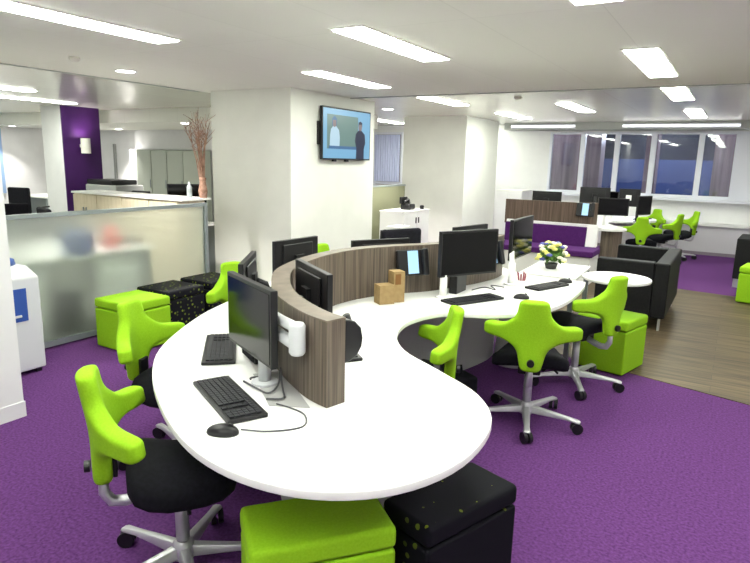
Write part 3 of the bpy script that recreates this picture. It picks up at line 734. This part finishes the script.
# ------------------------------------------------------------------ end table with flowers, round table, armchairs
t = thing('side_table', 'white rectangular table with flowers, pushed against the end of the desk', 'table', (-1.32, 5.415, 0), math.radians(2))
obj('table_top', B(-.24, .24, -.375, .37, .697, .725), 'white', t, bevel=.003, seg=1)
for sx in (-1, 1):
    for sy in (-1, 1): obj('leg', B(sx * .21 - .02, sx * .21 + .02, sy * .34 - .02 + .01, sy * .34 + .02 + .01, 0, .697), 'alu', t)
t = thing('flower_pot', 'pot of cream, yellow and violet flowers on the end table', 'flowers', (-1.37, 5.42, .7255))
obj('pot', lathe(bmesh.new(), [(.045, 0), (.06, .05), (.053, .05), (.045, .01)], seg=20), 'pot', t, smooth=True)
bm = bmesh.new()
for k in range(240):
    a = random.uniform(0, 2 * PI); el = random.uniform(-.55, 1.5); r = random.uniform(.05, .115)
    c_ = Vector((math.cos(a) * math.cos(el) * r, math.sin(a) * math.cos(el) * r, .115 + math.sin(el) * r))
    u = Vector((random.uniform(-1, 1), random.uniform(-1, 1), random.uniform(-.3, 1))).normalized(); w_ = u.orthogonal().normalized()
    q = [c_ - u * .03, c_ + w_ * .015 + u.cross(w_) * .004, c_ + u * .03, c_ - w_ * .015]
    bm.faces.new([bm.verts.new(p) for p in q])
lf = obj('foliage', bm, 'leaf', t)
sd = lf.modifiers.new('s', 'SOLIDIFY'); sd.thickness = .002
for k in range(44):
    a = k * 2.4; el = -.4 + 1.7 * ((k * 7) % 44) / 44; r = .112 + .010 * (k % 3)
    c_ = Vector((math.cos(a) * math.cos(el) * r, math.sin(a) * math.cos(el) * r, .12 + math.sin(el) * r))
    bm = bmesh.new()
    for p in range(5):
        b_ = 2 * PI * p / 5; bmesh.ops.create_icosphere(bm, subdivisions=1, radius=.014, matrix=Matrix.Translation(c_ + Vector((math.cos(b_) * .014, math.sin(b_) * .012, 0))))
    bmesh.ops.create_icosphere(bm, subdivisions=1, radius=.012, matrix=Matrix.Translation(c_ + Vector((0, 0, .006))))
    obj('blossom', bm, ['petaly', 'petalw', 'petalb', 'petaly', 'petalw'][k % 5], t, smooth=True)

t = thing('round_table', 'small white round table between the lime pouf and the black sofa', 'table', (-.79, 5.32, 0))
obj('table_top', lathe(bmesh.new(), [(.27, .705), (.275, .712), (.275, .725), (.27, .73)], seg=48), 'white', t)
obj('column', tube(bmesh.new(), [(0, .21, .01), (0, .21, .705)], .022, 16), 'silver', t, smooth=True)
obj('foot_plate', lathe(bmesh.new(), [(.17, .004), (.17, .014), (.03, .018)], 0, .31, 32), 'silver', t)

def sofa(x, y, rz, label, w=.76, dp=1.12):
    """back towards local -Y, opening towards +Y"""
    t = thing('sofa', label, 'sofa', (x, y, 0), rz, 'black leather sofas')
    a = w / 2; th = .14
    obj('backrest', B(-a, a, 0, th, .13, .70), 'leather', t, bevel=.018, seg=3)
    obj('armrest', B(-a, -a + th, th + .001, dp, .13, .70), 'leather', t, bevel=.018, seg=3)
    obj('armrest', B(a - th, a, th + .001, dp, .13, .70), 'leather', t, bevel=.018, seg=3)
    obj('seat', B(-a + th + .001, a - th - .001, th + .001, dp - .03, .16, .42), 'leather', t, bevel=.03, seg=3)
    for sx in (-1, 1):
        for yy in (.05, dp - .05):
            bm = bmesh.new(); box(bm, sx * (a - .05) - .035, sx * (a - .05) + .035, yy - .01, yy + .01, 0.004, .13); obj('leg', bm, 'silver', t)
    return t
sofa(-.485, 7.27, math.radians(90), 'black leather two-seat cube sofa standing on the floor boards', w=1.40, dp=.70)
sofa(.52, 9.7, math.radians(-4), 'black sofa cut by the right edge of the photo, behind the lime pouf', w=.9, dp=.8)

# ------------------------------------------------------------------ television
t = thing('television', 'wall television with a blue lit picture on the white column', 'television', (-4.79, 7.19, 1.985))
obj('housing', B(-.02, .02, -.605, .605, -.345, .345), 'plastic', t, bevel=.004)
sc_ = obj('screen', B(.0205, .022, -.585, .585, -.325, .325), 'tvblue', t)
Bq = lambda y0, y1, z0, z1, k=0: B(.0222 + k * .0006, .0226 + k * .0006, y0, y1, z0, z1)
obj('picture_board', Bq(-.50, .26, -.20, .25), 'tvmap', sc_)
def flat(pts, m, name, k):
    bm = bmesh.new(); x = .0228 + k * .0006
    lo = [bm.verts.new((x, p[0], p[1])) for p in pts]; hi = [bm.verts.new((x + .0004, p[0], p[1])) for p in pts]
    bm.faces.new(hi); bm.faces.new(lo[::-1])
    for i in range(len(pts)): bm.faces.new((lo[i], lo[(i + 1) % len(pts)], hi[(i + 1) % len(pts)], hi[i]))
    return obj(name, bm, m, sc_)
def oval(cy, cz, ry, rz): return [(cy + ry * math.cos(a * PI / 8), cz + rz * math.sin(a * PI / 8)) for a in range(16)]
flat([(-.44, -.20), (-.43, -.02), (-.41, .06), (-.36, .10), (-.29, .10), (-.22, .05), (-.20, -.05), (-.21, -.20)], 'tvtop', 'presenter_blouse', 1)
flat(oval(-.33, .15, .045, .065), 'tvskin', 'presenter_face', 2)
flat([(-.385, .10), (-.385, .20), (-.33, .235), (-.275, .20), (-.275, .10), (-.29, .10), (-.29, .18), (-.37, .18), (-.37, .10)], 'tvmid', 'presenter_hair', 3)
flat([(-.46, -.20), (.26, -.20), (.26, -.16), (-.46, -.16)], 'tvmid', 'desk_edge', 3)
flat([(.21, -.325), (.22, -.18), (.18, -.08), (.20, .02), (.27, .07), (.35, .07), (.44, .02), (.46, -.10), (.42, -.18), (.42, -.325)], 'tvdark', 'presenter_suit', 4)
flat(oval(.315, .12, .045, .065), 'tvskin', 'presenter_face', 4)
flat([(.265, .12), (.27, .18), (.315, .20), (.365, .18), (.365, .12), (.35, .155), (.28, .155)], 'tvdark', 'presenter_hair', 5)
obj('wall_bracket', B(-.058, -.02, -.62, -.2, -.15, .15), 'plastic', t)
for y in (-.3, .0): obj('stand_tab', B(-.02, .02, y - .03, y + .03, -.37, -.345), 'plastic', t)

# ------------------------------------------------------------------ low cabinet between the columns
t = thing('low_cabinet', 'low white cabinet in front of the second white column', 'cabinet', (-5.02, 9.45, 0))
obj('carcass', B(-.24, .22, -.48, .48, 0, .78), 'white', t); obj('cabinet_top', B(-.25, .245, -.49, .49, .78, .80), 'white', t)
for s in (-1, 1):
    dd = obj('door', B(.221, .238, s * .24 - .235, s * .24 + .235, .04, .77), 'white', t)
    obj('handle', B(.238, .252, s * .05 - .008, s * .05 + .008, .58, .68), 'plastic', dd)
t = thing('telephone', 'black telephone set on the low white cabinet', 'phone', (-5.0, 9.5, .8005))
obj('base', B(-.1, .1, -.1, .1, 0, .10), 'plastic', t, bevel=.02); obj('display', B(-.1, -.06, -.14, .10, .10, .22), 'plastic', t, bevel=.01)
obj('handset', tube(bmesh.new(), [(-.03, -.1, .12), (.0, 0, .17), (-.03, .1, .12)], .03, 10), 'plastic', t, smooth=True)
tag(obj('black_cup', lathe(bmesh.new(), [(.035, .8005), (.04, .86), (.02, .87)], -4.87, 9.8, 14), 'plastic'), 'small black cup next to the telephone', 'cup')
t = thing('olive_divider', 'olive fabric divider behind the low white cabinet', 'divider', (-5.6, 9.7, 0))
obj('panel', B(-.02, .02, -.75, .75, .05, 1.17), 'olive', t); obj('frame', B(-.025, .025, -.77, .77, 1.17, 1.2), 'alu', t)
for y in (-.6, .6): obj('foot', B(-.15, .15, y - .02, y + .02, 0, .05), 'alu', t)
tag(obj('paper_stack', B(-4.55, -4.30, 7.95, 8.3, .60, .66), 'white'), 'stack of white papers on the small shelf right of the first column', 'papers')
t = thing('low_shelf', 'small dark shelf holding white papers right of the first column', 'shelf', (-4.42, 8.15, 0))
obj('board', B(-.2, .2, -.25, .25, .57, .5995), 'plastic', t)
for s in (-1, 1): obj('side', B(-.2, .2, s * .24 - .01, s * .24 + .01, 0, .57), 'plastic', t)

# black office chairs: behind the wood screen and in the far-left office
def office_chair(label, loc, rz):
    t = thing('office_chair', label, 'chair', loc, rz, 'black office chairs')
    bm = bmesh.new(); box(bm, -.23, .23, -.30, -.24, .56, 1.02); o = obj('backrest', bm, 'black', t, bevel=.05, seg=4)
    obj('seat', B(-.24, .24, -.23, .24, .43, .51), 'black', t, bevel=.03, seg=3)
    for s in (-1, 1): obj('armrest', tube(bmesh.new(), [(s * .25, -.18, .48), (s * .28, -.16, .66), (s * .28, .10, .67)], .016, 8), 'plastic', t)
    obj('back_bar', tube(bmesh.new(), [(0, -.05, .43), (0, -.26, .44), (0, -.28, .62)], .02, 8), 'plastic', t)
    obj('column', tube(bmesh.new(), [(0, 0, .08), (0, 0, .43)], .026, 12), 'plastic', t)
    bm = bmesh.new()
    for k in range(5):
        a = 2 * PI * k / 5; tube(bm, [(0, 0, .10), (.3 * math.cos(a), .3 * math.sin(a), .07)], [.03, .018], 8)
    obj('star_base', bm, 'plastic', t)
    for k in range(5):
        a = 2 * PI * k / 5; bm = bmesh.new(); cyl_axis(bm, (.3 * math.cos(a), .3 * math.sin(a), .03), (-math.sin(a), math.cos(a), 0), .03, .04, 12); obj('castor', bm, 'plastic', t)
    return t
oc = office_chair('black office chair whose rounded back shows over the wood screen', (-2.43, 4.87, 0), head(.9, -.4))
dup(oc, 'black high-backed office chair at the far left, behind the frosted screen', (-11.05, 6.25, 0), head(-.3, 1))
dup(oc, 'black office chair back cut by the white wall end at the far left', (-7.9, 4.1, 0), head(-1, .3))
dup(oc, 'black office chair behind the beige cabinets, left of the black screen', (-8.95, 7.25, 0), head(0, 1))
dup(oc, 'black office chair before the beige cabinets, its top just over the frosted screen', (-6.75, 4.25, 0), head(.3, 1))
t = thing('office_desk', 'pale desk in the far-left office behind the black chairs', 'desk', (-12.6, 7.6, 0))
obj('desktop', B(-.8, .35, -.35, .35, .70, .73), 'white', t)
for s in (-1, 1): obj('leg', B(-.22 + s * .5 - .02, -.22 + s * .5 + .02, -.33, .33, 0, .70), 'alu', t)
t = thing('photocopier', 'dark grey low machine behind the beige cabinets, right of the purple column', 'machine', (-10.1, 7.3, 0))
obj('body', B(-.45, .45, -.3, .3, 0, 1.08), 'grey', t, bevel=.02); obj('top_cover', B(-.43, .30, -.28, .28, 1.081, 1.17), 'plastic', t, bevel=.02)
obj('output_tray', B(.451, .75, -.2, .2, .95, .98), 'plastic', t)
monitor((-6.42, 5.75), (.75, -.66), 1.27, 'black screen standing behind the right end of the beige cabinets', z0=.7305, arm_m='plastic')
t = thing('office_desk', 'white desk hidden behind the beige cabinets', 'desk', (-6.4, 5.75, 0))
obj('desktop', B(-.19, .19, -.3, .4, .70, .73), 'white', t); obj('leg', B(-.16, .16, -.28, -.24, 0, .70), 'alu', t); obj('leg', B(-.16, .16, .3, .34, 0, .70), 'alu', t)

# ------------------------------------------------------------------ bench and far desk by the windows
t = thing('banquette_bench', 'purple upholstered bench with white base along the far wood screen', 'bench', (-2.4, 8.75, 0))
obj('base', B(-.64, .76, -.20, .40, 0.004, .40), 'white', t); obj('seat', B(-.64, .80, -.26, .28, .401, .485), 'purple', t, bevel=.015, seg=3)
obj('backrest', B(-.64, .58, .281, .345, .48, .765), 'purple', t, bevel=.012, seg=3)
obj('back_board', B(-.64, .58, .346, .40, .401, .80), 'white', t)
bm = bmesh.new()
for x0, x1 in ((.581, .73),):
    lo = [bm.verts.new((x0, p[0], p[1])) for p in [(.281, .4855), (.40, .4855), (.40, .80), (.33, .80)]]; hi = [bm.verts.new((x1, v.co.y, v.co.z)) for v in lo]
    bm.faces.new(lo); bm.faces.new(hi[::-1])
    for i in range(4): bm.faces.new((lo[i], lo[(i + 1) % 4], hi[(i + 1) % 4], hi[i]))
obj('end_panel', bm, 'white', t)

fd = thing('curved_workstation_desk', 'far white curved desk with dark wood screen near the windows', 'desk', (-2.2, 10.3, 0))
FO = [(-3.3, 9.75), (-2.9, 9.34), (-2.0, 9.30), (-1.50, 9.36), (-1.35, 9.6), (-1.55, 9.95), (-1.75, 10.35), (-1.75, 10.8), (-1.5, 10.95), (-1.2, 11.3), (-1.2, 11.8), (-1.45, 12.1), (-2.0, 12.1), (-2.6, 11.6), (-3.1, 10.9), (-3.35, 10.3)]
fo = [(p.x + 2.2, p.y - 10.3) for p in catmull([Vector(p) for p in FO], 5, True)]
obj('desktop', prism(bmesh.new(), fo, .70, .73), 'white', fd)
fcl = [Vector((p.x + 2.2, p.y - 10.3)) for p in catmull([Vector(p) for p in [(-3.12, 9.27), (-2.4, 9.27), (-1.9, 9.29), (-1.80, 9.48)]], 5, False)]
M['veneerdark'] = wood('dark_brown_veneer', rgb(70, 56, 48), rgb(92, 76, 66), rgb(112, 94, 82), (60, 60, 1.6))
obj('screen', ribbon(bmesh.new(), fcl, .07, .7305, 1.10), 'veneerdark', fd); obj('modesty_panel', ribbon(bmesh.new(), fcl[4:], .03, .03, .699), 'panel', fd)
obj('front_panel', ribbon(bmesh.new(), [Vector((p[0] + 2.2, p[1] - 10.3)) for p in ((-1.68, 9.42), (-1.52, 9.44), (-1.42, 9.60))], .03, .05, .699), 'veneer', fd)
obj('pedestal', lathe(bmesh.new(), [(.26, 0), (.22, .33), (.30, .699)], -1.75 + 2.2, 11.5 - 10.3, 28), 'white', fd, smooth=True)
monitor((-2.62, 9.75), (.05, 1), 1.225, 'black monitor whose top shows above the wood screen over the purple bench', arm_m='plastic', w=.47)
monitor((-1.58, 9.62), (.3, -.95), 1.175, 'dark monitor facing forward at the end of the far wood screen', w=.44, h=.26, post=(-1.72, 9.72))
monitor((-2.05, 10.6), (-.3, 1), 1.29, 'black monitor standing highest among the far desk screens', arm_m='plastic', w=.48)
monitor((-1.88, 11.1), (-.1, -1), 1.215, 'grey-topped monitor between two black ones on the far desk', arm_m='white', w=.26, h=.2)
monitor((-1.62, 11.4), (.2, 1), 1.26, 'black monitor right of the grey-topped one on the far desk', arm_m='white', w=.36)
monitor((-1.32, 11.0), (.9, -.5), 1.17, 'monitor at the right end of the far desk, turned to one side', arm_m='plastic', w=.36, h=.32)
phone((-1.9, 9.223), (0, -1), 1.0, 'small black phone with a lit screen on the far wood screen')
keyboard(-1.4, 11.6, .3, 1, 'faint keyboard on the far desk beside the edge-on chair')
# white cupboards below the window wall at the far left
t = thing('low_cupboard', 'white low cupboards in the corner left of the windows', 'cupboard', (-4.2, 12.95, 0))
obj('carcass', B(-.29, .29, -.35, .35, 0.0, 1.06), 'wallw', t); obj('cupboard_top', B(-.295, .295, -.36, .36, 1.061, 1.085), 'white', t)
obj('door', B(-.28, -.005, -.37, -.351, .05, 1.03), 'wallw', t); obj('door', B(.005, .28, -.37, -.351, .05, 1.03), 'wallw', t)

# ------------------------------------------------------------------ camera, world, view
cam_d = bpy.data.cameras.new('camera'); cam = bpy.data.objects.new('camera', cam_d); C.objects.link(cam)
P, RL, Y = math.radians(11.45), math.radians(1.4), math.radians(-30.7)
fw = Vector((math.sin(Y) * math.cos(P), math.cos(Y) * math.cos(P), -math.sin(P)))
rt = Vector((math.cos(Y), -math.sin(Y), 0)); up = rt.cross(fw)
r2 = rt * math.cos(RL) + up * math.sin(RL); u2 = -rt * math.sin(RL) + up * math.cos(RL)
mw = Matrix((r2, u2, -fw)).transposed().to_4x4(); mw.translation = Vector((0, 0, 1.65))
cam.matrix_world = mw
cam_d.sensor_width = 36.0; cam_d.lens = 600 / 750 * 36.0; cam_d.clip_start = 0.05
sc.camera = cam

w = bpy.data.worlds.new('night_sky'); sc.world = w; w.use_nodes = True
w.node_tree.nodes['Background'].inputs['Color'].default_value = (0.05, 0.08, 0.2, 1)
w.node_tree.nodes['Background'].inputs['Strength'].default_value = 0.5

# unseen fill lamps added to brighten the buildings outside
for x, y, z, e in ((-2.2, 17.2, 2.6, 110), (0.8, 17.4, 2.6, 110), (-4.5, 14.6, 3.4, 75), (0.6, 14.6, 3.4, 75)):
    ld = bpy.data.lights.new('facade_fill', 'POINT'); ld.energy = e; ld.color = (.75, .85, 1); ld.shadow_soft_size = .2
    lo_ = bpy.data.objects.new('facade_fill', ld); lo_.location = (x, y, z); C.objects.link(lo_)

sc.view_settings.view_transform = 'Standard'; sc.view_settings.look = 'None'
sc.view_settings.gamma = 1.0; sc.view_settings.use_curve_mapping = False
sc.view_settings.exposure = 1.05
sc.cycles.use_denoising = True
sc.cycles.max_bounces = 8
